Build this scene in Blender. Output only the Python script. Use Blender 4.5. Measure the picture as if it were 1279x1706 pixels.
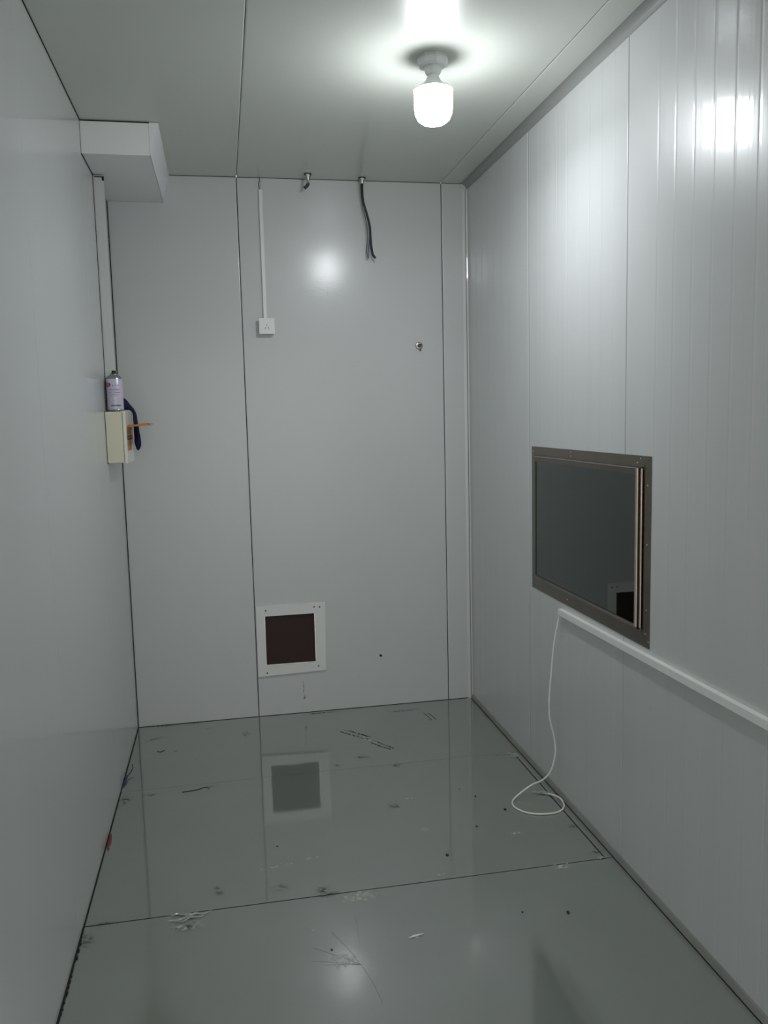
import bpy, bmesh, math, random
from mathutils import Vector, Matrix
random.seed(7)
for o in list(bpy.data.objects): bpy.data.objects.remove(o)
S = bpy.context.scene
COL = S.collection

# ---------------------------------------------------------------- camera
F_PX, YAW, PITCH, ROLL = 1381.13, 0.1879, -0.1158, -0.0240
CAM = Vector((0.4734, -4.0601, 1.4830))
def cam_axes():
    cy, sy, cp, sp = math.cos(YAW), math.sin(YAW), math.cos(PITCH), math.sin(PITCH)
    f = Vector((sy*cp, cy*cp, sp)); r = Vector((cy, -sy, 0)); u = r.cross(f)
    cr, sr = math.cos(ROLL), math.sin(ROLL)
    return cr*r+sr*u, -sr*r+cr*u, f
cd = bpy.data.cameras.new('camera'); cam = bpy.data.objects.new('camera', cd); COL.objects.link(cam)
r_, u_, f_ = cam_axes()
cam.matrix_world = Matrix(((r_.x, u_.x, -f_.x, CAM.x), (r_.y, u_.y, -f_.y, CAM.y), (r_.z, u_.z, -f_.z, CAM.z), (0, 0, 0, 1)))
cd.sensor_fit = 'HORIZONTAL'; cd.sensor_width = 36; cd.lens = F_PX/1279*36; cd.clip_start = 0.02
S.camera = cam

# ---------------------------------------------------------------- world, light level, exposure
w = bpy.data.worlds.new('world'); S.world = w; w.use_nodes = True
w.node_tree.nodes['Background'].inputs[0].default_value = (1, 0.995, 0.975, 1)
w.node_tree.nodes['Background'].inputs[1].default_value = 1.65   # daylight beyond the open end of the room, behind the camera
BULB_STRENGTH = 58.0
DOWNLIGHT_POWER = 5.8
BULB_COLOUR = (0.935, 0.965, 1.0)
S.view_settings.view_transform = 'Standard'; S.view_settings.look = 'None'
S.view_settings.gamma = 1; S.view_settings.exposure = 0.0

# ---------------------------------------------------------------- materials
def lin(c):
    return tuple(((v/255)/12.92 if v/255 <= .04045 else ((v/255+.055)/1.055)**2.4) for v in c)+(1,)
def mat(name, rgb, rough=.5, metal=0, spec=.5, coat=0, coat_rough=.05, trans=0, ior=1.5, emit=0, bump=None, vary=None, aniso=0, alpha=1):
    """bump = (scale xyz, strength, distance); vary = (scale xyz, amount) of the paint's own tone"""
    m = bpy.data.materials.new(name); m.use_nodes = True
    nt = m.node_tree; b = nt.nodes['Principled BSDF']; L = nt.links
    c = lin(rgb)
    b.inputs['Base Color'].default_value = c
    b.inputs['Roughness'].default_value = rough; b.inputs['Metallic'].default_value = metal
    b.inputs['IOR'].default_value = ior; b.inputs['Specular IOR Level'].default_value = spec
    b.inputs['Coat Weight'].default_value = coat; b.inputs['Coat Roughness'].default_value = coat_rough
    b.inputs['Transmission Weight'].default_value = trans; b.inputs['Alpha'].default_value = alpha
    if emit:
        b.inputs['Emission Color'].default_value = c; b.inputs['Emission Strength'].default_value = emit
    tc = nt.nodes.new('ShaderNodeTexCoord')
    def noise(scale, detail=3):
        mp = nt.nodes.new('ShaderNodeMapping'); mp.inputs['Scale'].default_value = scale
        L.new(tc.outputs['Object'], mp.inputs['Vector'])
        n = nt.nodes.new('ShaderNodeTexNoise'); n.inputs['Scale'].default_value = 1; n.inputs['Detail'].default_value = detail
        L.new(mp.outputs[0], n.inputs['Vector']); return n
    if vary:
        n = noise(vary[0]); r = nt.nodes.new('ShaderNodeMapRange')
        r.inputs['From Min'].default_value = .25; r.inputs['From Max'].default_value = .75
        r.inputs['To Min'].default_value = 1-vary[1]; r.inputs['To Max'].default_value = 1+vary[1]
        L.new(n.outputs['Fac'], r.inputs['Value'])
        mx = nt.nodes.new('ShaderNodeVectorMath'); mx.operation = 'SCALE'; mx.inputs[0].default_value = c[:3]
        L.new(r.outputs[0], mx.inputs['Scale']); L.new(mx.outputs[0], b.inputs['Base Color'])
    if bump:
        last = None
        for sc, st, di in (bump if isinstance(bump, list) else [bump]):
            n = noise(sc, 2); bp = nt.nodes.new('ShaderNodeBump')
            bp.inputs['Strength'].default_value = st; bp.inputs['Distance'].default_value = di
            L.new(n.outputs['Fac'], bp.inputs['Height'])
            if last: L.new(last.outputs[0], bp.inputs['Normal'])
            last = bp
        L.new(last.outputs[0], b.inputs['Normal']); L.new(last.outputs[0], b.inputs['Coat Normal'])
    return m
M = {}
M['back'] = mat('grey_panel_paint_back', (208.5, 211, 210.5), .34, coat=.45, coat_rough=.115, bump=[((190, 190, 190), .34, .0009)], vary=((1.2, 1.2, .5), .02))
M['left'] = mat('grey_panel_paint_left', (207, 210.5, 210), .34, coat=.45, coat_rough=.10, bump=[((5, 30, .5), .12, .001)], vary=((1, 3, .3), .02))
M['right'] = mat('grey_panel_paint_right', (208.5, 211, 210.5), .36, coat=.55, coat_rough=.10, bump=[((5, 70, .35), .22, .001), ((5, 9, .6), .18, .003)], vary=((1, 14, .25), .02))
M['ceil'] = mat('grey_panel_paint_ceiling', (206, 210, 202), .36, coat=.35, coat_rough=.06, bump=[((140, 140, 140), .08, .0005)])
M['floor'] = mat('grey_sheet_metal_floor', (122, 129, 121), .34, metal=0, coat=1.0, coat_rough=.05, bump=[((9, 9, 1), .10, .002), ((3, 160, 1), .05, .0004)], vary=((3, 3, 1), .05))
M['floor_near'] = mat('brushed_sheet_metal_floor', (124, 131, 123), .34, metal=0, coat=1.0, coat_rough=.095, bump=[((7, 7, 1), .15, .003), ((200, 4, 1), .08, .0005)], vary=((3, 3, 1), .06))
M['floor_near'].node_tree.nodes['Principled BSDF'].inputs['Coat IOR'].default_value = 2.8
M['floor'].node_tree.nodes['Principled BSDF'].inputs['Coat IOR'].default_value = 3.0
M['dark'] = mat('dark_joint', (32, 35, 34), .9)
M['trim'] = mat('grey_metal_trim', (214, 215, 212), .35, coat=.3)
M['base'] = mat('worn_grey_metal_trim', (150, 152, 146), .45, coat=.2, vary=((4, 9, 4), .12))
M['duct'] = mat('white_sheet_duct', (245, 245, 245), .45, coat=.15, coat_rough=.2)
M['duct_side'] = mat('white_duct_tape', (243, 243, 247), .5, bump=((30, 20, 60), .5, .004))
M['white'] = mat('white_plastic', (246, 246, 243), .35)
M['white2'] = mat('grey_white_plastic', (234, 236, 234), .4)
M['cable_white'] = mat('white_cable', (240, 240, 232), .4)
M['steel'] = mat('brushed_stainless', (122, 115, 106), .30, metal=.85, bump=((8, 8, 8), .1, .002), vary=((3, 6, 6), .12))
M['steel_lit'] = mat('stainless_bead_lit_tint', (205, 182, 172), .26, metal=.8, vary=((8, 8, 30), .06))  # bright pinkish reflected light is put into this metal's colour
M['screw'] = mat('bright_screw', (215, 215, 210), .25, metal=1)
M['screw_dark'] = mat('dull_screw', (85, 86, 84), .4, metal=.6)
M['black'] = mat('black_rubber', (16, 16, 18), .45)
M['void'] = mat('dark_room_lining', (128, 142, 134), .8)
M['glass'] = mat('tinted_glass', (120, 140, 130), .012, trans=1, ior=1.68)
M['hatch_frame'] = mat('grey_white_hatch_frame', (240, 240, 237), .45)
M['hatch_board'] = mat('dark_red_brown_board', (50, 24, 22), .55, vary=((5, 5, 5), .15))
M['cream'] = mat('cream_painted_steel', (228, 224, 200), .35, coat=.2)
M['cream2'] = mat('cream_enamel_door', (240, 238, 222), .3, coat=.3)
M['tan'] = mat('tan_insulation_cover', (206, 150, 96), .5, vary=((20, 20, 40), .12))
M['orange'] = mat('orange_strip', (214, 118, 50), .4)
M['toggle'] = mat('dark_red_toggle', (92, 28, 12), .4)
M['amber'] = mat('amber_clear_plastic', (240, 165, 20), .15, trans=.55, ior=1.45)
M['pinkclear'] = mat('pinkish_clear_plastic', (225, 180, 175), .2, trans=.5)
M['can'] = mat('pale_lilac_can_paint', (214, 206, 226), .3, metal=.1)
M['can_steel'] = mat('tinplate', (160, 165, 160), .28, metal=.8)
M['navy'] = mat('navy_fabric', (16, 24, 68), .85, bump=((120, 120, 120), .6, .002), vary=((40, 40, 40), .25))
M['ink'] = mat('dark_blue_ink', (44, 42, 84), .6)
M['red'] = mat('crimson_print', (140, 12, 52), .45)
M['pinkprint'] = mat('pale_pink_print', (232, 190, 190), .5)
M['ceramic'] = mat('white_lamp_holder', (226, 230, 228), .35)
M['bulb'] = mat('lit_diffuser', (255, 255, 255), .4)
_b = M['bulb'].node_tree.nodes['Principled BSDF']
_b.inputs['Emission Color'].default_value = BULB_COLOUR+(1,); _b.inputs['Emission Strength'].default_value = BULB_STRENGTH
M['brass'] = mat('nickel_gland', (190, 190, 184), .28, metal=.9)
M['blackcable'] = mat('black_cable', (20, 22, 24), .4)
M['bluewire'] = mat('violet_blue_wire', (92, 88, 130), .45)
M['greywire'] = mat('grey_wire', (104, 108, 108), .5)
M['film'] = mat('clear_plastic_film', (225, 230, 225), .15, trans=.6, alpha=.75)
M['redbit'] = mat('red_plastic_scrap', (150, 48, 34), .5)
M['bluebit'] = mat('blue_wire_scrap', (52, 50, 120), .5)
def smear(name, rgb, dens, scale, rough=.6):
    m = mat(name, rgb, rough); nt = m.node_tree; b = nt.nodes['Principled BSDF']; L = nt.links
    tc = nt.nodes.new('ShaderNodeTexCoord'); n = nt.nodes.new('ShaderNodeTexNoise')
    mp = nt.nodes.new('ShaderNodeMapping'); mp.inputs['Scale'].default_value = scale
    L.new(tc.outputs['Object'], mp.inputs['Vector']); L.new(mp.outputs[0], n.inputs['Vector'])
    n.inputs['Scale'].default_value = 1; n.inputs['Detail'].default_value = 5
    r = nt.nodes.new('ShaderNodeMapRange'); L.new(n.outputs['Fac'], r.inputs['Value'])
    r.inputs['From Min'].default_value = .42; r.inputs['From Max'].default_value = .62; r.inputs['To Max'].default_value = dens
    # the mark thins out towards its own rim (vertex colour 'rim' runs 1 in the middle to 0 at the rim)
    a = nt.nodes.new('ShaderNodeVertexColor'); a.layer_name = 'rim'
    mu = nt.nodes.new('ShaderNodeMath'); mu.operation = 'MULTIPLY'
    L.new(r.outputs[0], mu.inputs[0]); L.new(a.outputs['Color'], mu.inputs[1]); L.new(mu.outputs[0], b.inputs['Alpha'])
    return m
M['dirt'] = smear('dark_grime', (60, 63, 58), .5, (60, 60, 60))
M['grime'] = smear('thick_grime', (36, 38, 35), .8, (90, 90, 90))
M['haze'] = smear('pale_scuff', (215, 218, 210), .9, (70, 70, 70))
M['rust'] = smear('rusty_drip', (96, 74, 52), .7, (120, 120, 60))

# ---------------------------------------------------------------- mesh helpers
def obj(name, bm, m, parent=None, smooth=False, kind=None, label=None, cat=None, group=None):
    me = bpy.data.meshes.new(name)
    bmesh.ops.recalc_face_normals(bm, faces=bm.faces)
    bm.to_mesh(me); bm.free()
    bm2 = bmesh.new(); bm2.from_mesh(me)                # creases stay crisp under smooth shading
    for e in bm2.edges:
        if len(e.link_faces) != 2 or e.calc_face_angle(0) > math.radians(40): e.smooth = False
    bm2.to_mesh(me); bm2.free()
    for mm in (m if isinstance(m, (list, tuple)) else [m]): me.materials.append(mm)
    if smooth:
        for p in me.polygons: p.use_smooth = True
    o = bpy.data.objects.new(name, me); COL.objects.link(o)
    if parent:
        o.parent = parent; o.matrix_parent_inverse = Matrix.Identity(4)
        q = parent; off = Vector()
        while q: off += q.location; q = q.parent
        me.transform(Matrix.Translation(-off))
    for k, v in (('kind', kind), ('label', label), ('category', cat), ('group', group)):
        if v: o[k] = v
    return o
def thing(name, label, cat, loc, group=None, kind=None):
    o = bpy.data.objects.new(name, None); COL.objects.link(o); o.location = loc; o.empty_display_size = .05
    if label: o['label'] = label
    if cat: o['category'] = cat
    if group: o['group'] = group
    if kind: o['kind'] = kind
    return o
def box(bm, x0, x1, y0, y1, z0, z1, bev=0, mi=0):
    vs = [bm.verts.new((x, y, z)) for x in (x0, x1) for y in (y0, y1) for z in (z0, z1)]
    q = [(0, 1, 3, 2), (4, 6, 7, 5), (0, 4, 5, 1), (2, 3, 7, 6), (0, 2, 6, 4), (1, 5, 7, 3)]
    fs = [bm.faces.new([vs[i] for i in f]) for f in q]
    for f in fs: f.material_index = mi
    if bev:
        es = list({e for f in fs for e in f.edges})
        r = bmesh.ops.bevel(bm, geom=es, offset=bev, segments=2, affect='EDGES', profile=.6)
        for f in r['faces']: f.material_index = mi
    return bm
def B(*a, **k): return box(bmesh.new(), *a, **k)
def prism(bm, ring0, ring1, mi=0):
    a = [bm.verts.new(p) for p in ring0]; b = [bm.verts.new(p) for p in ring1]; n = len(a)
    fs = [bm.faces.new(a), bm.faces.new(b[::-1])]
    for i in range(n): fs.append(bm.faces.new((a[i], a[(i+1) % n], b[(i+1) % n], b[i])))
    for f in fs: f.material_index = mi
    return bm
def lathe(bm, prof, c, axis='z', n=32, mi=0):
    """prof = [(radius, height)], c = origin"""
    rings = []
    for r, h in prof:
        ring = []
        for k in range(n):
            a = 2*math.pi*k/n; u, v = r*math.cos(a), r*math.sin(a)
            p = {'z': (u, v, h), 'y': (u, h, v), 'x': (h, u, v)}[axis]
            ring.append(bm.verts.new(Vector(p)+Vector(c)))
        rings.append(ring)
    for a, b in zip(rings, rings[1:]):
        for i in range(n):
            f = bm.faces.new((a[i], a[(i+1) % n], b[(i+1) % n], b[i])); f.material_index = mi
    for g in (rings[0], rings[-1][::-1]):
        f = bm.faces.new(g); f.material_index = mi
    return bm
def catmull(pts, n=8):
    P = [Vector(p) for p in pts]; P = [2*P[0]-P[1]]+P+[2*P[-1]-P[-2]]; out = []
    for i in range(1, len(P)-2):
        for k in range(n):
            t = k/n
            out.append(.5*((2*P[i])+(P[i+1]-P[i-1])*t+(2*P[i-1]-5*P[i]+4*P[i+1]-P[i+2])*t*t+(-P[i-1]+3*P[i]-3*P[i+1]+P[i+2])*t**3))
    return out+[P[-2]]
def tube(bm, pts, r, n=10, mi=0, curve=8):
    P = catmull(pts, curve) if curve else [Vector(p) for p in pts]
    R = r if callable(r) else (lambda t: r)
    up = None; rings = []
    for i, p in enumerate(P):
        d = (P[min(i+1, len(P)-1)]-P[max(i-1, 0)]).normalized()
        if up is None: up = d.orthogonal().normalized()
        up = (up-d*up.dot(d)).normalized(); s = d.cross(up); rr = R(i/(len(P)-1))
        rings.append([bm.verts.new(p+rr*(math.cos(2*math.pi*k/n)*up+math.sin(2*math.pi*k/n)*s)) for k in range(n)])
    for a, b in zip(rings, rings[1:]):
        for i in range(n):
            f = bm.faces.new((a[i], a[(i+1) % n], b[(i+1) % n], b[i])); f.material_index = mi
    bm.faces.new(rings[0]); bm.faces.new(rings[-1][::-1])
    return bm
def grid_wall(us, zs, holes, P, thick, seams=()):
    """us = [(u, recess)], P(u, z, depth) -> point; depth grows into the wall. material 1 inside the joints"""
    bm = bmesh.new(); V = {}; K = {}
    for i, (u, d) in enumerate(us):
        for j, z in enumerate(zs):
            V[i, j] = bm.verts.new(P(u, z, d)); K[i, j] = bm.verts.new(P(u, z, thick))
    fr = set()
    for i in range(len(us)-1):
        for j in range(len(zs)-1):
            uc = (us[i][0]+us[i+1][0])/2; zc = (zs[j]+zs[j+1])/2
            if any(a < uc < b and c < zc < d for a, b, c, d in holes): continue
            fr.add((i, j))
            f = bm.faces.new((V[i, j], V[i+1, j], V[i+1, j+1], V[i, j+1])); f.smooth = us[i][1] < .003 and us[i+1][1] < .003
            if us[i][1] > .003 or us[i+1][1] > .003: f.material_index = 1
            bm.faces.new((K[i, j], K[i, j+1], K[i+1, j+1], K[i+1, j]))
    for (i, j) in fr:
        for (di, dj, a, b) in ((-1, 0, (i, j), (i, j+1)), (1, 0, (i+1, j), (i+1, j+1)), (0, -1, (i, j), (i+1, j)), (0, 1, (i, j+1), (i+1, j+1))):
            if (i+di, j+dj) not in fr: bm.faces.new((V[a], V[b], K[b], K[a]))
    return bm
def profile(a, b, seams, ribs=(), extra=(), gap=.003, ribw=.007, ribd=.0006):
    us = {a: 0, b: 0}
    for e in extra: us[e] = 0
    for s in seams:
        g = gap/2
        us.update({s-g-.0022: 0, s-g-.0012: .0006, s-g: .0026, s-g+.00005: .010, s+g-.00005: .010, s+g: .0026, s+g+.0012: .0006, s+g+.0022: 0})
    for r in ribs:
        for k in range(-4, 5):
            t = k/4; us[r+t*ribw] = ribd*.5*(1+math.cos(math.pi*t))
    out = sorted(us.items())
    keep = [out[0]]                                   # flat runs get a few more columns so that shading stays even
    for (u, d) in out[1:]:
        if u-keep[-1][0] > .02: 
            keep += [(keep[-1][0]+.004, 0), (u-.004, 0)]
        keep.append((u, d))
    return keep

# ---------------------------------------------------------------- the room
W, H, D, TH = 1.693, 2.6, 5.0, .07       # width, height, depth (back wall is y = 0)
bm = grid_wall(profile(0, W, [.584, 1.566], extra=(.632, .880)), [0, .258, .512, H], [(.632, .880, .258, .512)], lambda u, z, d: (u, d, z), TH)
obj('wall_back', bm, [M['back'], M['dark']], kind='structure')
# left wall: broad panels with joints 0.98 m apart
bm = grid_wall(profile(-D, 0, [-.732, -1.708, -2.688, -3.668, -4.64], gap=.0005), [0, H], [], lambda u, z, d: (-min(d, .0007), u, z) if d < .05 else (-d, u, z), TH)
obj('wall_left', bm, [M['left'], M['left']], kind='structure')
# right wall: ribbed panels 0.83 m wide, ribs 0.09 m apart, window hole
WY0, WY1, WZ0, WZ1 = -1.765, -.915, .800, 1.300
seams = [-.841, -1.672, -2.503, -3.334, -4.165]
ribs = [-.0605-.0895*k for k in range(55)]
ribs = [r for r in ribs if all(abs(r-s) > .02 for s in seams) and r > -D+.02 and min(abs(r-WY0), abs(r-WY1)) > .01]
bm = grid_wall(profile(-D, 0, seams, ribs, extra=(WY0, WY1), gap=.002), [0, WZ0, WZ1, H], [(WY0, WY1, WZ0, WZ1)], lambda u, z, d: (W+d, u, z), TH)
obj('wall_right', bm, [M['right'], M['dark']], kind='structure')
obj('wall_front', B(-TH, W+TH, -D-TH, -D, 2.2, H), M['back'], kind='structure')      # only a lintel: the near end stands open
obj('floor_outside', B(-3, W+3, -D-6, -D-TH-.001, -.06, -.002), M['floor'], kind='structure')
bm = grid_wall(profile(0, W, [.585, 1.565], gap=.0014), [-D, 0], [], lambda u, y, d: (u, y, H+d), TH)
obj('ceiling', bm, [M['ceil'], M['dark']], kind='structure')
# floor: metal sheets laid over a dark sub-base with open joints
bm = bmesh.new(); g = .0016
box(bm, -TH, W+TH, -D-TH, TH, -.06, -.008, mi=1)
for (x0, x1, y0, y1) in [(.002, W-.004, -.7216, -.001), (.002, 1.655, -1.628, -.7212), (1.659, W-.004, -1.628, -.722)]:
    box(bm, x0+g/2, x1-g/2, y0+g/2, y1-g/2, -.0085, 0)
prism(bm, [(.006, -D+.001, -.0085), (W-.004, -D+.001, -.0085), (W-.004, -1.6315, -.0085), (.004, -1.6325, -.0085)],
      [(.006, -D+.001, 0), (W-.004, -D+.001, 0), (W-.004, -1.6315, 0), (.004, -1.6325, 0)], mi=2)
floor = obj('floor', bm, [M['floor'], M['dark'], M['floor_near']], kind='structure')

# metal angles along the edges
def angle(name, pts0, pts1, m):
    return obj(name, prism(bmesh.new(), pts0, pts1), m, kind='structure')
t = .0022
angle('baseboard_right', [(W, -.002, 0.002), (W-.006, -.002, 0.002), (W-.003, -.002, .022), (W, -.002, .026)],
      [(W, -D, 0.002), (W-.006, -D, 0.002), (W-.003, -D, .024), (W, -D, .030)], M['base'])
# folded cove along the right side of the ceiling
def cove(y, r=.030, n=8):
    ps = [(W, y, H), (W, y, H-r)]
    for k in range(1, n):
        a = math.pi/2*k/n
        ps.append((W-r+r*math.cos(a)-.0*r, y, H-r+r*math.sin(a)) if False else (W-r*(1-math.cos(a)), y, H-r*(1-math.sin(a))))
    ps.append((W-r, y, H)); return ps
angle('trim_1', cove(-.001), cove(-D), mat('grey_cove_painted_shade', (150, 153, 150), .5))  # the cove's shading is put into this darker colour
angle('trim_2', [(W-.022, 0, .0), (W-.022, -.0018, .0), (W-.010, -.0045, .0), (W-.006, -.012, 0), (W, -.014, 0), (W, 0, 0)],
      [(W-.022, 0, H-.03), (W-.022, -.0018, H-.03), (W-.010, -.0045, H-.03), (W-.006, -.012, H-.03), (W, -.014, H-.03), (W, 0, H-.03)], M['trim'])
# dark sealant lines where panels meet
for i, (a, b) in enumerate([((0, -.0045, 0), (.0035, 0, H)), ((0, -D, 0), (.004, -1.64, .006)), ((0, -1.63, 0), (.004, 0, .003)),
                            ((0, -.003, H-.0015), (W, 0, H)), ((0, -D, H-.002), (.003, 0, H)), ((W-.0085, -.0145, 0), (W-.0070, -.0130, H-.03)), ((W-.0085, -D, 0), (W-.0055, 0, .0015)), ((0, -.002, 0), (W, 0, .002))]):
    obj('trim_%d' % (i+3), B(a[0], b[0], a[1], b[1], a[2], b[2]), M['dark'], kind='structure')

# ---------------------------------------------------------------- window in the right wall
win = thing('window_1', None, None, (W, -1.36, .77), kind='structure')
oy0, oy1, oz0, oz1 = -1.838, -.881, .770, 1.346        # outer flange
iy0, iy1, iz0, iz1 = -1.790, -.919, .815, 1.313        # bead line
def mitre(x0, x1, A, Bq, m, nm, keep='tblr'):
    """four mitred strips between outer rectangle A and inner rectangle Bq (y0,y1,z0,z1); x0 outer edge depth, x1 inner edge depth"""
    (a0, a1, b0, b1), (c0, c1, d0, d1) = A, Bq
    S_ = {'t': [(a0, b1), (a1, b1), (c1, d1), (c0, d1)], 'b': [(a0, b0), (a1, b0), (c1, d0), (c0, d0)],
          'l': [(a0, b0), (a0, b1), (c0, d1), (c0, d0)], 'r': [(a1, b0), (a1, b1), (c1, d1), (c1, d0)]}
    for k in keep:
        bm = bmesh.new(); q = S_[k]; xs = [x0, x0, x1, x1]
        eps = .0006
        cy = sum(p[0] for p in q)/4; cz = sum(p[1] for p in q)/4
        q = [(y+(eps if y < cy else -eps)*(1 if k in 'tb' else 0), z+(eps if z < cz else -eps)*(1 if k in 'lr' else 0)) for y, z in q]
        prism(bm, [(x-.0018, y, z) for x, (y, z) in zip(xs, q)], [(x, y, z) for x, (y, z) in zip(xs, q)])
        obj(nm, bm, m, win)
mitre(W-.0002, W-.0002, (oy0, oy1, oz0, oz1), (iy0, iy1, iz0, iz1), M['steel'], 'frame_plate')
# raised bead: rises from the flange, then slopes down to the glass
ty0, ty1, tz0, tz1 = iy0+.006, iy1-.003, iz0+.006, iz1-.004
gy0, gy1, gz0, gz1 = -1.752, -.925, .826, 1.288
mitre(W-.002, W-.014, (iy0, iy1, iz0, iz1), (ty0, ty1, tz0, tz1), M['steel'], 'bead_edge', 'tb')
mitre(W-.013, W-.0035, (ty0, ty1, tz0, tz1), (gy0, gy1, gz0, gz1), M['steel'], 'glazing_bead', 'tbl')
obj('edge_lip', B(W-.0155, W-.0137, ty0+.004, ty1, tz1-.001, tz1+.001), M['steel_lit'], win, label='bright thin lip along the top bead')
# near jamb: two bright folded ribs with a dark slit between
bm = bmesh.new(); lathe(bm, [(.0058, iz0+.012), (.0058, iz1-.004)], (W-.0135, iy0+.013, 0), n=16); obj('jamb_rib', bm, M['steel_lit'], win, smooth=True, label='folded rib of the near jamb, pinkish reflection in its colour')
bm = bmesh.new(); lathe(bm, [(.0035, iz0+.012), (.0035, iz1-.004)], (W-.0075, iy0-.002, 0), n=16); obj('jamb_rib', bm, M['steel_lit'], win, smooth=True, label='folded rib of the near jamb, pinkish reflection in its colour')
obj('jamb_slit', B(W-.006, W-.001, iy0+.001, iy0+.007, iz0+.01, iz1-.004), M['black'], win)
obj('sealing_gasket', B(W-.0035, W-.0005, gy1-.008, iy1-.0005, gz0, gz1), M['black'], win)
obj('pane', B(W-.0030, W+.003, gy0-.01, gy1+.008, gz0-.01, gz1+.01), M['glass'], win)
# the lining of the opening and the unlit space the pane looks into
lin_ = bmesh.new()
box(lin_, W+.0035, W+TH, WY0+.0005, WY0+.006, WZ0+.001, WZ1-.001); box(lin_, W+.0035, W+TH, WY1-.006, WY1-.0005, WZ0+.001, WZ1-.001)
box(lin_, W+.0035, W+TH, WY0+.0065, WY1-.0065, WZ0+.001, WZ0+.006); box(lin_, W+.0035, W+TH, WY0+.0065, WY1-.0065, WZ1-.006, WZ1-.001)
obj('reveal_lining', lin_, M['steel'], win)
for i, (y, z, r) in enumerate([(-.905, 1.327, .0032), (-1.262, 1.336, .003), (-1.265, 1.322, .003), (-1.775, 1.337, .003), (-1.755, 1.324, .003), (-1.818, 1.26, .003), (-1.818, 1.083, .003), (-1.818, .885, .003), (-1.815, .812, .003), (-1.832, .790, .0025), (-1.235, .792, .0035), (-1.78, .815, .003)]):
    bm = bmesh.new(); lathe(bm, [(r, 0), (r*.9, -.0012), (r*.4, -.002)], (W-.0018, y, z), 'x', 12); obj('screw', bm, M['screw'], win, smooth=True)
bm = bmesh.new()
x0, x1, y0, y1, z0, z1, h = W+TH+.002, W+1.3, -2.9, .1, -.05, 2.65, .03
for b in [(x1, x1+h, y0, y1, z0, z1), (x0, x1, y0-h, y0, z0, z1), (x0, x1, y1, y1+h, z0, z1), (x0, x1, y0, y1, z0-h, z0), (x0, x1, y0, y1, z1, z1+h)]: box(bm, *b)
obj('wall_neighbour', bm, M['void'], kind='structure')

# ---------------------------------------------------------------- ceiling lamp
LX, LY = 1.173, -1.385
lamp = thing('ceiling_lamp', 'lit white bulb in a round holder on the ceiling', 'lamp', (LX, LY, H))
bm = bmesh.new()
lathe(bm, [(.049, 0), (.050, -.010), (.047, -.026), (.040, -.030)], (LX, LY, H), n=8)
obj('mounting_base', bm, M['ceramic'], lamp)
bm = bmesh.new()
lathe(bm, [(.027, -.029), (.025, -.046), (.021, -.052), (.019, -.054)], (LX, LY, H), n=32)
obj('socket', bm, M['ceramic'], lamp, smooth=True)
bm = bmesh.new()
lathe(bm, [(.017, -.0535), (.018, -.060), (.026, -.074), (.042, -.086), (.056, -.094), (.0625, -.098), (.0625, -.1005)], (LX, LY, H), n=40)
obj('bulb_neck', bm, M['ceramic'], lamp, smooth=True)
bm = bmesh.new()
lathe(bm, [(.059, -.1006), (.0598, -.101), (.061, -.115), (.061, -.150), (.058, -.172), (.050, -.188), (.037, -.198), (.020, -.2035), (.006, -.205)], (LX, LY, H), n=48)
obj('bulb_diffuser', bm, M['bulb'], lamp, smooth=True, label='glowing white diffuser')

# added disc light just below the bulb, to strengthen its downward light
ld = bpy.data.lights.new('added_downlight', 'AREA'); ld.shape = 'DISK'; ld.size = .085; ld.energy = DOWNLIGHT_POWER; ld.color = BULB_COLOUR
lo_ = bpy.data.objects.new('added_downlight', ld); COL.objects.link(lo_); lo_.location = (0, 0, -.2065); lo_.parent = lamp

# ---------------------------------------------------------------- ceiling duct box, corner trunking
duct = thing('duct_box', 'white boxed-in duct under the ceiling in the left corner', 'duct', (.001, -.69, 2.479))
obj('duct_body', B(.001, .248, -.690, -.001, 2.479, 2.5985, bev=.0012), M['duct'], duct)
bm = bmesh.new()
prism(bm, [(.2485, -.6905, 2.480), (.251, -.6905, 2.478), (.284, -.6905, 2.5983), (.2485, -.6905, 2.5983)], [(.2485, -.001, 2.480), (.251, -.001, 2.476), (.281, -.001, 2.5983), (.2485, -.001, 2.5983)])
obj('taped_side', bm, M['duct_side'], duct, label='slanting taped side of the duct')
bm = bmesh.new(); box(bm, .0005, .003, -.69, -.39, 2.4765, 2.4788); box(bm, .002, .25, -.6925, -.6905, 2.5955, 2.5985)
obj('sealant_line', bm, M['dark'], duct)
bm = bmesh.new()
box(bm, .0015, .040, -.420, -.385, 1.5265, 2.4755, bev=.001)
tr = obj('cable_trunking', bm, mat('grey_trunking', (212, 214, 212), .4), label='tall grey trunking running from the duct down to the cream box', cat='cable trunking')
bm = bmesh.new(); box(bm, .0001, .0013, -.4235, -.4185, 1.527, 2.476)
obj('dark_edge_line', bm, M['dark'], tr)  # thin dark strip where the trunking meets the left wall
bm = bmesh.new(); box(bm, .006, .040, -.4225, -.4205, 2.468, 2.4712); box(bm, .036, .044, -.4225, -.4205, 2.455, 2.4712)
obj('entry_notch', bm, M['black'], tr)

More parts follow.
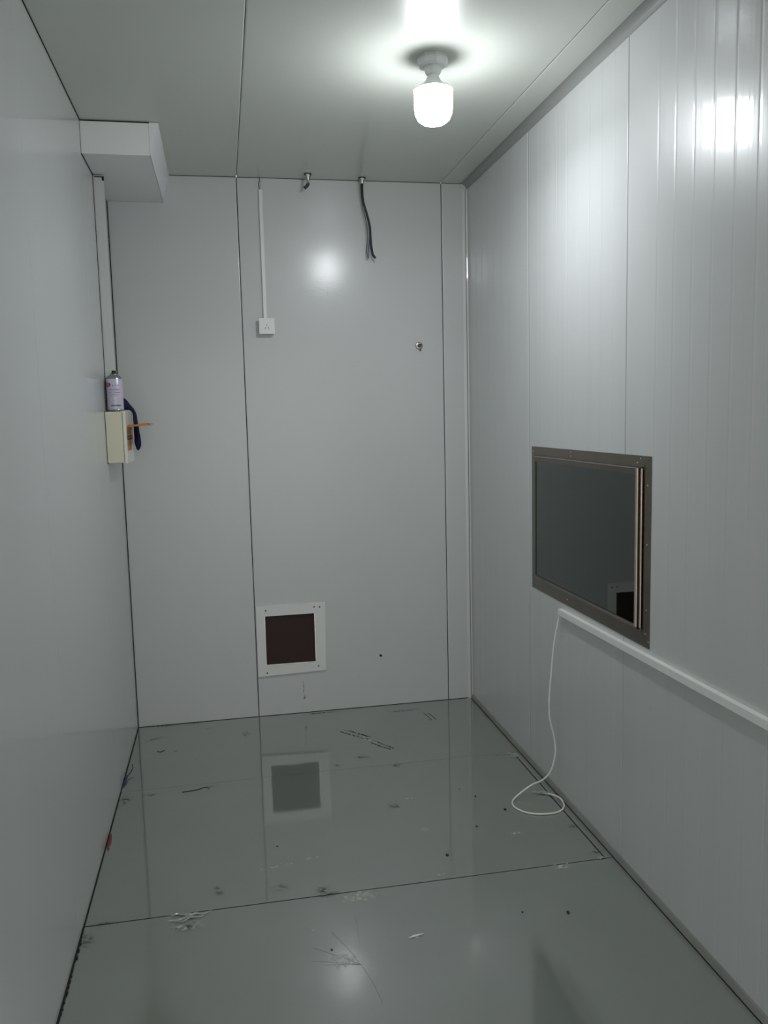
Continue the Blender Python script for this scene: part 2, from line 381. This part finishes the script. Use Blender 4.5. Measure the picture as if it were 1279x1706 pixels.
# ---------------------------------------------------------------- cream distribution box
eb = thing('distribution_box', 'cream steel distribution box on the left wall with its amber cover flipped up', 'electrical box', (.001, -.37, 1.315))
obj('box_body', B(.001, .0675, -.500, -.240, 1.315, 1.525, bev=.002), M['cream'], eb)
obj('wall_gasket', B(.0002, .0009, -.5035, -.2365, 1.312, 1.528), M['dark'], eb)
dy0, dy1, dz0, dz1 = -.470, -.268, 1.362, 1.464
bm = bmesh.new()
for b in [(-.500, dy0, 1.313, 1.527), (dy1, -.240, 1.313, 1.527), (dy0, dy1, 1.313, dz0), (dy0, dy1, dz1, 1.527)]: box(bm, .0695, .081, *b)
bmesh.ops.remove_doubles(bm, verts=bm.verts, dist=1e-5)
bmesh.ops.delete(bm, geom=[f for f in bm.faces if len([e for e in f.edges if len(e.link_faces) > 2]) >= 4], context='FACES_ONLY')
obj('box_door', bm, M['cream2'], eb)
obj('seam_line', B(.0674, .0696, -.497, -.243, 1.317, 1.523), M['dark'], eb)
obj('cover_plate', B(.0698, .0745, dy0+.001, dy1-.001, dz0+.001, dz1-.001), M['tan'], eb, label='tan plate behind the door opening')
obj('top_strip', B(.0746, .0800, dy0+.001, dy1-.001, dz1-.016, dz1-.001), M['orange'], eb, label='orange strip along the top of the opening')
for k in range(4):
    y = dy0+.035+k*.043
    br = obj('breaker', B(.0746, .0772, y-.018, y+.018, dz0+.030, dz1-.030, bev=.0008), M['tan'], eb)
    obj('toggle', B(.0773, .0835, y-.015, y+.015, 1.4185, 1.4235, bev=.001), M['toggle'], br)
    obj('toggle', B(.0773, .0825, y-.015, y+.012, 1.4070, 1.4135, bev=.001), M['toggle'], br)
bm = bmesh.new()
prism(bm, [(.0815, -.455, 1.4600), (.165, -.455, 1.4665), (.165, -.455, 1.4765), (.0815, -.455, 1.4685)],
      [(.0815, -.292, 1.4600), (.165, -.292, 1.4640), (.165, -.292, 1.4720), (.0815, -.292, 1.4660)])
fl = obj('flip_cover', bm, M['amber'], eb, label='amber see-through cover flipped up and sticking out')
obj('cover_tip', B(.1655, .176, -.42, -.30, 1.4665, 1.4745, bev=.001), M['pinkclear'], fl, label='pinkish clear tip')

# ---------------------------------------------------------------- spray can on the box
cx, cy, cz = .041, -.4585, 1.5285
can = thing('spray_can', 'white and lilac spray can with a black cap, standing on the cream box', 'spray can', (cx, cy, cz))
bm = bmesh.new(); lathe(bm, [(.028, 0), (.0325, .0015), (.0325, .004), (.0318, .006)], (cx, cy, cz), n=40); obj('base_rim', bm, M['can_steel'], can, smooth=True)
bm = bmesh.new(); lathe(bm, [(.0315, .0061), (.0320, .0075), (.0320, .128), (.0312, .1295)], (cx, cy, cz), n=48); body = obj('can_body', bm, M['can'], can, smooth=True)
bm = bmesh.new(); lathe(bm, [(.0316, .1296), (.0310, .134), (.025, .142), (.0155, .1475), (.0150, .150), (.0140, .151)], (cx, cy, cz), n=40); obj('shoulder', bm, M['can_steel'], can, smooth=True)
bm = bmesh.new(); lathe(bm, [(.0125, .1512), (.0125, .1535), (.0085, .1545), (.0085, .163), (.0078, .1645)], (cx, cy, cz), n=24); obj('nozzle_cap', bm, M['black'], can, smooth=True)
def wrap(bm, a0, a1, z0, z1, R=.03215, th=.00025, n=6, shape=None):
    """a patch printed on the can: angle a (degrees, 0 facing the camera side), height z"""
    n = max(1, n); rows = []
    for k in range(n+1):
        a = math.radians(a0+(a1-a0)*k/n-90)
        rows.append([bm.verts.new((cx+R*math.cos(a), cy+R*math.sin(a), cz+z)) for z in (z0, z1)])
    for p, q in zip(rows, rows[1:]): bm.faces.new((p[0], q[0], q[1], p[1]))
def ellipse_patch(bm, ac, zc, ra, rz, R=.0322, n=28):
    rows = []
    for k in range(1, n):
        t_ = math.pi*k/n; a = math.radians(ac-ra*math.cos(t_)-90); h = rz*math.sin(t_)
        rows.append([bm.verts.new((cx+R*math.cos(a), cy+R*math.sin(a), cz+zc+e*h)) for e in (-1, 1)])
    for p, q in zip(rows, rows[1:]): bm.faces.new((p[0], q[0], q[1], p[1]))
bm = bmesh.new(); ellipse_patch(bm, -47, .1065, 25, .0088); lo = obj('logo', bm, M['red'], body, label='red oval emblem')
bm = bmesh.new()
for z_, w_ in ((.1105, 9), (.1065, 13), (.1025, 9)): wrap(bm, -46-w_, -46+w_, z_-.001, z_+.001, R=.0324)
obj('logo_print', bm, M['pinkprint'], body)
bm = bmesh.new()
# three large characters beside the emblem, strokes only as far as they can be read
for a in (-6, 13, 32):
    if a < 30:
        wrap(bm, a-5, a-1.5, .1035, .1055); wrap(bm, a-1, a+2, .1000, .1045); wrap(bm, a+1, a+4.5, .1025, .1042)
    else:
        wrap(bm, a-1.3, a+1.3, .0985, .1080); wrap(bm, a-3.5, a+3.5, .1005, .1022)
for z_, a0, a1, st, hh in ((.0870, -30, 44, 9.5, .0036), (.0815, -32, 40, 4.5, .0013), (.0740, -34, -14, 7, .0026), (.0740, -4, 46, 7.5, .0034), (.0672, -28, 34, 6, .0024), (.0605, -30, 22, 6.5, .0022), (.0430, -14, 8, 4, .0014), (.0325, -14, -2, 4, .0014)):
    a = a0
    while a < a1:
        ww = st*random.uniform(.45, .8); wrap(bm, a, min(a+ww, a1), z_-hh/2*random.uniform(.7, 1), z_+hh/2*random.uniform(.7, 1), n=2); a += st
wrap(bm, -26, 46, .0215, .0228)
a = -26
while a < 44: wrap(bm, a, a+5.2, .0188, .0240, n=2); a += 7.4
obj('printed_text', bm, M['ink'], body)

# ---------------------------------------------------------------- navy cloth glove over the box's far end
def loft(bm, secs, n=14):
    """secs = [(centre, half width along y, half thickness, direction of the thickness)]"""
    rings = []
    for c, hw, ht, d in secs:
        c = Vector(c); d = Vector(d).normalized(); Y = Vector((0, 1, 0))
        rings.append([bm.verts.new(c+Y*hw*math.copysign(abs(math.cos(2*math.pi*k/n))**.8, math.cos(2*math.pi*k/n))+d*ht*math.copysign(abs(math.sin(2*math.pi*k/n))**.8, math.sin(2*math.pi*k/n))) for k in range(n)])
    for a, b in zip(rings, rings[1:]):
        for i in range(n): bm.faces.new((a[i], a[(i+1) % n], b[(i+1) % n], b[i]))
    bm.faces.new(rings[0]); bm.faces.new(rings[-1][::-1])
bm = bmesh.new()
loft(bm, [((.014, -.272, 1.546), .012, .008, (0, 0, 1)), ((.022, -.274, 1.556), .028, .024, (0, 0, 1)), ((.034, -.272, 1.562), .032, .031, (0, 0, 1)), ((.047, -.271, 1.561), .033, .030, (.1, 0, 1)),
          ((.059, -.270, 1.556), .030, .0235, (.35, 0, 1)), ((.070, -.268, 1.546), .025, .0140, (.5, 0, 1)), ((.084, -.266, 1.5405), .023, .0085, (.8, 0, 1)), ((.0945, -.264, 1.522), .022, .0080, (1, 0, .5)),
          ((.0960, -.262, 1.500), .022, .0090, (1, 0, .1)), ((.0975, -.262, 1.470), .0235, .0110, (1, 0, 0)), ((.0990, -.261, 1.440), .025, .0125, (1, 0, 0)), ((.1005, -.260, 1.410), .026, .0140, (1, 0, 0)), ((.1020, -.260, 1.385), .025, .0150, (1, 0, 0)),
          ((.1020, -.260, 1.367), .017, .0110, (1, 0, 0)), ((.1005, -.260, 1.356), .006, .003, (1, 0, 0))])
for f in bm.faces: f.smooth = True
glove = obj('cloth_pouch', bm, M['navy'], smooth=True, label='crumpled navy blue cloth draped over the far end of the cream box', cat='cloth')
ss = glove.modifiers.new('s', 'SUBSURF'); ss.levels = 2; ss.render_levels = 2
tx = bpy.data.textures.new('folds', 'CLOUDS'); tx.noise_scale = .035
dm = glove.modifiers.new('d', 'DISPLACE'); dm.texture = tx; dm.strength = .004; dm.mid_level = .6

# ---------------------------------------------------------------- back wall: trunking, socket, glands
trk = obj('cable_trunking', B(.6845, .7005, -.0125, -.0008, 1.955, 2.545, bev=.001), M['white'], label='thin white trunking above the socket on the back wall', cat='cable trunking')
sk = thing('wall_socket', 'square white surface-mounted socket on the back wall', 'socket', (.698, -.001, 1.876))
SX, SZ = .697, 1.9165
obj('back_box', B(SX-.034, SX+.034, -.030, -.001, SZ-.034, SZ+.034, bev=.002), M['white2'], sk)
obj('face_plate', B(SX-.037, SX+.037, -.037, -.0305, SZ-.037, SZ+.037, bev=.002), M['white'], sk)
bm = bmesh.new()
for (dx, dz, an) in ((0, .004, 0), (-.0075, -.009, -.5), (.0075, -.009, .5)):
    ca, sa = math.cos(an), math.sin(an); q = [(-.0011, -.0035), (.0011, -.0035), (.0011, .0035), (-.0011, .0035)]
    ring = [(SX+dx+a*ca-b*sa, SZ+dz+a*sa+b*ca) for a, b in q]
    prism(bm, [(x, -.0375, z) for x, z in ring], [(x, -.0365, z) for x, z in ring])
obj('socket_slot', bm, M['black'], sk)
bm = bmesh.new(); tube(bm, [(.690, -.012, 2.599), (.6915, -.008, 2.585), (.686, -.006, 2.570), (.6905, -.0062, 2.5475)], .0016, 8)
obj('supply_wire', bm, M['greywire'], smooth=True, label='short thin grey wire looping out of the ceiling into the thin trunking', cat='wire')
bm = bmesh.new(); tube(bm, [(.6965, -.006, 2.599), (.6965, -.0055, 2.58), (.6965, -.0055, 2.5475)], .0017, 8)
obj('supply_wire', bm, M['cable_white'], smooth=True, label='short straight white wire from the ceiling into the thin trunking', cat='wire')

def hexnut(bm, x, y, z0, z1, r, n=6): lathe(bm, [(r, z0), (r, z1)], (x, y, 0), n=n)
def gland(x, y, label, drop=0):
    g_ = thing('cable_gland', label, 'cable gland', (x, y, H), 'metal cable glands in the ceiling')
    bm = bmesh.new(); lathe(bm, [(.018, H-.0005), (.018, H-.004)], (x, y, 0), n=24); obj('washer', bm, M['screw_dark'], g_)
    bm = bmesh.new(); hexnut(bm, x, y, H-.004, H-.014, .0135); obj('hex_nut', bm, M['brass'], g_)
    bm = bmesh.new(); lathe(bm, [(.010, H-.014), (.010, H-.018), (.0082, H-.021), (.0082, H-.028)], (x, y, 0), n=20); obj('neck', bm, M['brass'], g_, smooth=True)
    return g_
gB = gland(1.168, -.052, 'bright metal cable gland holding the black cable, ceiling edge at the back')
gA = gland(.909, -.085, 'metal cable gland with a bare dark stub, no cable, left of the cabled one')
bm = bmesh.new(); lathe(bm, [(.0065, H-.028), (.0065, H-.040)], (.909, -.085, 0), n=16); obj('stub', bm, M['brass'], gA, smooth=True)
bm = bmesh.new(); tube(bm, [(.909, -.085, H-.040), (.9085, -.083, H-.046), (.902, -.078, H-.054), (.893, -.072, H-.060)], .0075, 12, curve=5); obj('elbow', bm, M['screw_dark'], gA, smooth=True, label='dark bent end')
hc = thing('hanging_cable', 'black cable with loose cores hanging from the ceiling before the back wall', 'cable', (1.168, -.052, 2.572))
bm = bmesh.new(); tube(bm, [(1.168, -.052, 2.571), (1.168, -.052, 2.545), (1.171, -.050, 2.495), (1.187, -.046, 2.440), (1.201, -.042, 2.385), (1.204, -.040, 2.340), (1.207, -.040, 2.290), (1.213, -.042, 2.252), (1.224, -.046, 2.233)], .0055, 12); obj('black_sheath', bm, M['blackcable'], hc, smooth=True)
bm = bmesh.new(); lathe(bm, [(.0042, 0), (.0036, .004)], (0, 0, 0), n=10)
bmesh.ops.rotate(bm, verts=bm.verts, cent=(0, 0, 0), matrix=Matrix.Rotation(math.radians(115), 3, 'Y')); bmesh.ops.translate(bm, verts=bm.verts, vec=(1.2245, -.046, 2.2325)); obj('cut_end', bm, M['brass'], hc)
bm = bmesh.new(); tube(bm, [(1.160, -.050, 2.571), (1.163, -.046, 2.520), (1.172, -.040, 2.460), (1.187, -.034, 2.400), (1.192, -.03, 2.33), (1.186, -.03, 2.27), (1.191, -.03, 2.232)], .0022, 8); obj('loose_core', bm, M['greywire'], hc, smooth=True, label='grey loose core')
bm = bmesh.new(); tube(bm, [(1.203, -.036, 2.345), (1.199, -.034, 2.31), (1.195, -.033, 2.27), (1.194, -.033, 2.234)], .002, 8); obj('loose_core', bm, M['bluewire'], hc, smooth=True, label='violet blue loose core')
bm = bmesh.new(); tube(bm, [(1.205, -.037, 2.335), (1.206, -.034, 2.30), (1.208, -.034, 2.27), (1.213, -.036, 2.246)], .002, 8); obj('loose_core', bm, M['bluewire'], hc, smooth=True, label='violet blue loose core')

# pipe fitting on the back wall
pf = thing('pipe_fitting', 'small round metal fitting with a dark bolt, right part of the back wall', 'fitting', (1.442, -.001, 1.822))
bm = bmesh.new(); lathe(bm, [(.0185, -.0008), (.0185, -.002), (.0165, -.004), (.011, -.0045)], (1.442, 0, 1.822), 'y', 28); obj('flange', bm, M['brass'], pf, smooth=True)
bm = bmesh.new(); lathe(bm, [(.0095, -.0046), (.0095, -.012)], (1.442, 0, 1.822), 'y', 6); obj('nut', bm, M['screw_dark'], pf)
bm = bmesh.new(); lathe(bm, [(.0055, -.0121), (.0055, -.022), (.0045, -.023)], (1.442, 0, 1.822), 'y', 16); obj('bolt', bm, M['screw_dark'], pf, smooth=True)
bm = bmesh.new(); box(bm, 1.446, 1.453, -.010, -.0047, 1.8225, 1.831, bev=.001); obj('lug', bm, M['black'], pf)
bm = bmesh.new(); box(bm, 1.4435, 1.4505, -.009, -.0008, 1.796, 1.806, bev=.001); obj('lug', bm, M['screw_dark'], pf)

# hatch low on the back wall
ht = thing('wall_hatch', 'square grey-white framed hatch with a dark brown board, low on the back wall', 'hatch', (.755, 0, .205))
A = [(.588, .207), (.927, .216), (.933, .563), (.590, .564)]; Ii = [(.633, .260), (.880, .262), (.880, .511), (.632, .511)]
bm = bmesh.new()
for k in range(4):
    q = [A[k], A[(k+1) % 4], Ii[(k+1) % 4], Ii[k]]
    prism(bm, [(x, -.009, z) for x, z in q], [(x, -.0006, z) for x, z in q])
bmesh.ops.remove_doubles(bm, verts=bm.verts, dist=1e-5)
bmesh.ops.delete(bm, geom=[f for f in bm.faces if all(len(e.link_faces) > 2 for e in f.edges if abs(e.verts[0].co.y-e.verts[1].co.y) < 1e-6) and abs(f.normal.y) < .5 and len([e for e in f.edges if len(e.link_faces) > 2]) >= 3], context='FACES_ONLY')
obj('hatch_frame', bm, M['hatch_frame'], ht)
obj('hatch_board', B(.6335, .8785, .006, .016, .2605, .5105), M['hatch_board'], ht)
for x, z in ((.637, .540), (.905, .541), (.877, .543), (.633, .223), (.890, .239)):
    bm = bmesh.new(); lathe(bm, [(.0042, -.0091), (.0036, -.0112), (.0015, -.012)], (x, 0, z), 'y', 12); obj('screw', bm, M['screw_dark'], ht, smooth=True)

# ---------------------------------------------------------------- right wall trunking and white cable
bm = bmesh.new()
prism(bm, [(W-.0005, -1.180, .722), (W-.0005, -1.180, .746), (W-.015, -1.180, .746), (W-.016, -1.180, .744), (W-.016, -1.180, .723)],
      [(W-.0005, -D+.002, .768), (W-.0005, -D+.002, .792), (W-.015, -D+.002, .792), (W-.016, -D+.002, .790), (W-.016, -D+.002, .769)])
obj('cable_trunking', bm, M['white'], label='long white trunking running along the right wall under the window', cat='cable trunking')
bm = bmesh.new()
tube(bm, [(W-.008, -1.186, .730), (W-.009, -1.176, .716), (W-.013, -1.174, .690), (1.664, -1.172, .600), (1.653, -1.173, .49), (1.645, -1.175, .40), (1.646, -1.177, .32), (1.660, -1.18, .255), (1.668, -1.18, .20), (1.663, -1.18, .155), (1.648, -1.176, .105), (1.622, -1.160, .068),
          (1.590, -1.140, .045), (1.550, -1.140, .022), (1.508, -1.160, .006), (1.490, -1.190, .004), (1.488, -1.225, .004), (1.505, -1.262, .004), (1.535, -1.287, .004), (1.570, -1.299, .004), (1.610, -1.301, .004), (1.645, -1.289, .004), (1.668, -1.262, .005), (1.676, -1.232, .008), (1.674, -1.206, .012), (1.664, -1.178, .010), (1.650, -1.150, .006)], .0034, 10)
obj('white_cable', bm, M['cable_white'], smooth=True, label='thin white cable hanging from the right wall trunking and looping on the floor', cat='cable')

# ---------------------------------------------------------------- marks on walls and floor (children of the surface they sit on)
def blob(bm, pts, z=.0003, axis='z', at=0.0, rings=4):
    """an irregular patch with a 'rim' colour fading to its outline"""
    col = bm.loops.layers.color.get('rim') or bm.loops.layers.color.new('rim')
    c = Vector((sum(p[0] for p in pts)/len(pts), sum(p[1] for p in pts)/len(pts)))
    def P(q): return {'z': (q[0], q[1], z), 'y': (q[0], -z, q[1])}[axis]
    R = []
    for k in range(rings+1):
        s = max(k/rings, .02)
        R.append([bm.verts.new(P(c+(Vector(p)-c)*s)) for p in pts])
    n = len(pts)
    for k in range(rings):
        for i in range(n):
            f = bm.faces.new((R[k][i], R[k][(i+1) % n], R[k+1][(i+1) % n], R[k+1][i]))
            for l in f.loops:
                v = 1-(k/rings if l.vert in (R[k][i], R[k][(i+1) % n]) else (k+1)/rings)
                v = min(1, v*1.6); l[col] = (v, v, v, 1)
def oval(x, y, a, b, ang=0, jit=.25, n=18):
    ca, sa = math.cos(ang), math.sin(ang); out = []
    for k in range(n):
        t_ = 2*math.pi*k/n; r = 1+random.uniform(-jit, jit); u, v = a*r*math.cos(t_), b*r*math.sin(t_)
        out.append((x+u*ca-v*sa, y+u*sa+v*ca))
    return out
def mark(name, specs, m, parent, axis='z', z=.0003):
    for i, s in enumerate(specs):
        bm = bmesh.new(); blob(bm, oval(*s), axis=axis, z=z+.00004*i)
        o = obj(name, bm, m, parent)
mark('dirt_smudge', [(.09, -.175, .06, .022, .5), (.20, -.345, .030, .012, .3), (.30, -.775, .05, .010, .1), (.365, -.750, .035, .028, .2), (.12, -.775, .045, .02, 0), (.03, -.80, .03, .05, 0),
                     (.514, -.215, .025, .05, 0), (.02, -1.70, .03, .06, .1), (.06, -1.628, .05, .018, .05), (.285, -.46, .02, .012, 0), (.58, -1.56, .05, .03, .2),
                     (.394, -1.535, .018, .05, .4), (.30, -1.70, .06, .03, 0), (1.59, -.745, .05, .012, 0), (1.30, -.10, .10, .02, 0), (1.0, -.62, .05, .02, 0), (1.64, -1.40, .03, .02, 0), (1.645, -1.585, .04, .02, .3), (1.05, -1.1, .04, .03, 0)], M['dirt'], floor)
mark('grime_patch', [(.889, -.682, .020, .018, 0), (1.137, -.738, .034, .022, .2), (.735, -1.628, .05, .018, .1), (.715, -1.60, .03, .03, 0), (.923, -.030, .10, .016, 0), (.16, -.016, .07, .010, 0), (.10, -.010, .09, .008, 0), (.27, -.016, .05, .010, 0), (.86, -.028, .06, .014, 0),
                     (1.395, -.262, .012, .016, 0), (.34, -.10, .02, .012, 0)], M['grime'], floor)
mark('pale_scuff', [(.60, -1.425, .11, .007, .18, .3), (.70, -1.400, .06, .005, .2), (.82, -1.66, .09, .05, 0), (1.12, -1.05, .03, .012, 0), (.297, -1.70, .07, .03, 0), (1.12, -1.30, .03, .02, 0), (1.50, -1.64, .05, .03, 0), (1.43, -1.40, .04, .012, 0), (.73, -1.95, .05, .05, 0), (.95, -1.90, .03, .004, .1), (.66, -1.80, .016, .01, 0), (1.10, -1.60, .03, .006, .1)], M['haze'], floor)
# torn tape residue: a ragged dark outline with a pale film inside
bm = bmesh.new()
x0_, y0_, x1_, y1_ = .965, -.295, 1.150, -.560
for k in range(46):
    s = k/45; e = 1 if k % 2 else -1; w_ = .014*(1-.3*s)
    px, py = x0_+(x1_-x0_)*s+e*w_*.8+random.uniform(-.004, .004), y0_+(y1_-y0_)*s*(.75 if s < .6 else 1)+e*w_*.8
    blob(bm, oval(px, py, random.uniform(.003, .009), random.uniform(.0025, .006), random.uniform(0, 3), .4, 9), rings=1, z=.0004)
obj('tape_residue', bm, mat('tape_glue', (58, 61, 55), .7), floor, label='ragged dark tape residue')
bm = bmesh.new(); blob(bm, oval(1.055, -.415, .135, .018, -.92, .15), z=.00035); obj('tape_residue', bm, M['haze'], floor)
bm = bmesh.new()
for off in (0, .022): tube(bm, [(1.392+off, -.165, .0005), (1.402+off, -.21, .0005), (1.408+off, -.262, .0005)], .0013, 5)
obj('scratch', bm, M['dark'], floor)
bm = bmesh.new(); tube(bm, [(.245, -.782, .0008), (.30, -.775, .0008), (.335, -.758, .0008), (.352, -.776, .0008)], lambda s: .002-.001*s, 5); obj('scratch', bm, M['dark'], floor)
bm = bmesh.new(); tube(bm, [(.115, -.33, .0006), (.13, -.34, .0006), (.145, -.325, .0006)], .002, 5); obj('scratch', bm, M['dark'], floor)
# rusty rays within the sheen on the near sheet
bm = bmesh.new()
for dx, dy in ((-.12, .10), (-.13, .045), (-.06, .16), (.02, .25), (.03, -.16), (-.10, .02)):
    tube(bm, [(.775, -1.98, .0002), (.775+dx*.5+.004, -1.98+dy*.5, .0002), (.775+dx, -1.98+dy, .0002)], .00035, 4)
obj('scratch', bm, mat('fine_brown_scratch', (116, 116, 100), .5), floor, label='fine brown scratches fanning out')
wb = bpy.data.objects['wall_back']
mark('rust_drip', [(.812, .125, .004, .055, 0, .3), (.817, .082, .012, .018, 0, .5), (.70, .54, .001, .001, 0)], M['rust'], wb, 'y')
bm = bmesh.new(); blob(bm, oval(1.211, .265, .0065, .0075, 0, .3, 10), axis='y', z=.0006, rings=1); lathe(bm, [(.0045, -.0005), (.0045, -.0009)], (1.211, 0, .265), 'y', 10); obj('screw_hole', bm, M['black'], wb)
mark('scuff', [(1.13, 1.745, .010, .002, .2, .3)], M['haze'], wb, 'y')

# ---------------------------------------------------------------- loose bits on the floor
def crumple(name, x, y, rx, ry, m, label, cat, h=.010, n=6, group=None, rot=0):
    bm = bmesh.new(); N = 10
    for k in range(n):
        a = random.uniform(0, 6.28); l_ = random.uniform(.4, 1); cxx, cyy = x+random.uniform(-.35, .35)*rx, y+random.uniform(-.35, .35)*ry
        prev = None
        for j in range(N+1):
            s = (j/N-.5)*2; u, v = s*rx*l_*.7, .15*ry*math.sin(5*s+k); ww = max(.0012, .0055*(1-s*s))
            px = cxx+u*math.cos(rot+.25*math.sin(a))-v*math.sin(rot); py = cyy+u*math.sin(rot+.25*math.sin(a)) + v + (k-n/2)*ry*.18
            z = .0014+h*.45*abs(math.sin(3*s+a))*(1-s*s)
            c = (bm.verts.new((px, py-ww, z)), bm.verts.new((px, py, z+.0022)), bm.verts.new((px, py+ww, z)), bm.verts.new((px, py, z-.0006)))
            if prev:
                for q in range(4): bm.faces.new((prev[q], prev[(q+1) % 4], c[(q+1) % 4], c[q]))
            else: bm.faces.new(c)
            prev = c
        bm.faces.new(prev[::-1])
    return obj(name, bm, m, smooth=True, label=label, cat=cat, group=group)
crumple('film_scrap', .305, -1.650, .075, .035, M['film'], 'shiny crumpled plastic film scrap on the floor joint near the left wall', 'plastic scrap', n=5, rot=.05)
crumple('film_scrap', 1.650, -.755, .030, .035, M['film'], 'clear crumpled film scrap at the far end of the narrow floor strip', 'plastic scrap', n=6, h=.008)
crumple('film_scrap', 1.625, -1.130, .060, .025, M['film'], 'clear film scrap lying across the strip joint inside the cable loop', 'plastic scrap', n=4, rot=-.5)
crumple('film_scrap', 1.640, -1.624, .022, .008, M['film'], 'tiny clear film scrap at the near end of the narrow floor strip', 'plastic scrap', n=3, h=.004)
bm = bmesh.new(); tube(bm, [(.925, -1.900, .003), (.945, -1.896, .004), (.972, -1.890, .003)], lambda s: .0005+.0022*math.sin(math.pi*min(max(s, .02), .98)), 6)
obj('foil_sliver', bm, M['white'], smooth=True, label='thin white sliver lying on the near floor sheet', cat='scrap')
bm = bmesh.new(); tube(bm, [(.008, -1.08, .006), (.012, -1.12, .007), (.009, -1.155, .005), (.014, -1.185, .004)], lambda s: .004-.0015*s, 7)
obj('red_scrap', bm, M['redbit'], smooth=True, label='small red plastic scrap in the left floor joint', cat='plastic scrap')
bs = thing('wire_scrap', 'short blue wire scrap with a dark tip by the left wall', 'wire', (.012, -.62, 0))
bm = bmesh.new(); tube(bm, [(.007, -.660, .006), (.010, -.625, .009), (.013, -.59, .010)], .0042, 7); obj('insulation', bm, M['bluebit'], bs, smooth=True)
bm = bmesh.new(); tube(bm, [(.013, -.59, .010), (.022, -.565, .012), (.030, -.54, .020), (.028, -.525, .032)], .002, 6); obj('bent_tip', bm, M['black'], bs, smooth=True)
# small dark pebbles and crumbs
crumbs = [((1.373, -1.096), .0045, 'dark crumb nearest the loop of cable, far side'), ((1.448, -1.226), .005, 'dark crumb just left of the cable loop'), ((1.307, -1.324), .0035, 'dark crumb midway along the far sheet, left of and nearer than the cable loop'),
          ((.592, -1.296), .0035, 'dark crumb on the left of the far sheet, in front of the hatch'), ((1.152, -1.49), .0055, 'dark crumb in the middle of the floor near the cross joint'),
          ((1.415, -1.887), .006, 'largest dark crumb on the near sheet'), ((1.284, -1.853), .0035, 'small dark crumb on the near sheet, left of the largest'), ((.705, -1.90), .0035, 'dark crumb in the sheen of the near sheet'),
          ((1.33, -1.02), .003, 'tiny brown crumb on the far sheet, the farthest back of the crumbs')]
for (x, y), r, lb in crumbs:
    bm = bmesh.new(); bmesh.ops.create_icosphere(bm, subdivisions=1, radius=r)
    for v in bm.verts: v.co = Vector((v.co.x*random.uniform(.7, 1.3)+x, v.co.y*random.uniform(.8, 1.4)+y, max(0, v.co.z*.5+r*.45)))
    obj('floor_crumb', bm, M['black'], label=lb, cat='crumb', group='dark crumbs scattered on the floor')
# dirt packed into the left floor joint near the camera
wl = bpy.data.objects['wall_left']
bm = bmesh.new()
for k in range(60):
    y = -1.66-.9*random.random(); r = random.uniform(.0008, .0028)
    box(bm, .0042, .0042+r*1.6, y, y+r*random.uniform(2, 5), .0005, .0005+r)
obj('joint_debris', bm, M['dark'], floor)
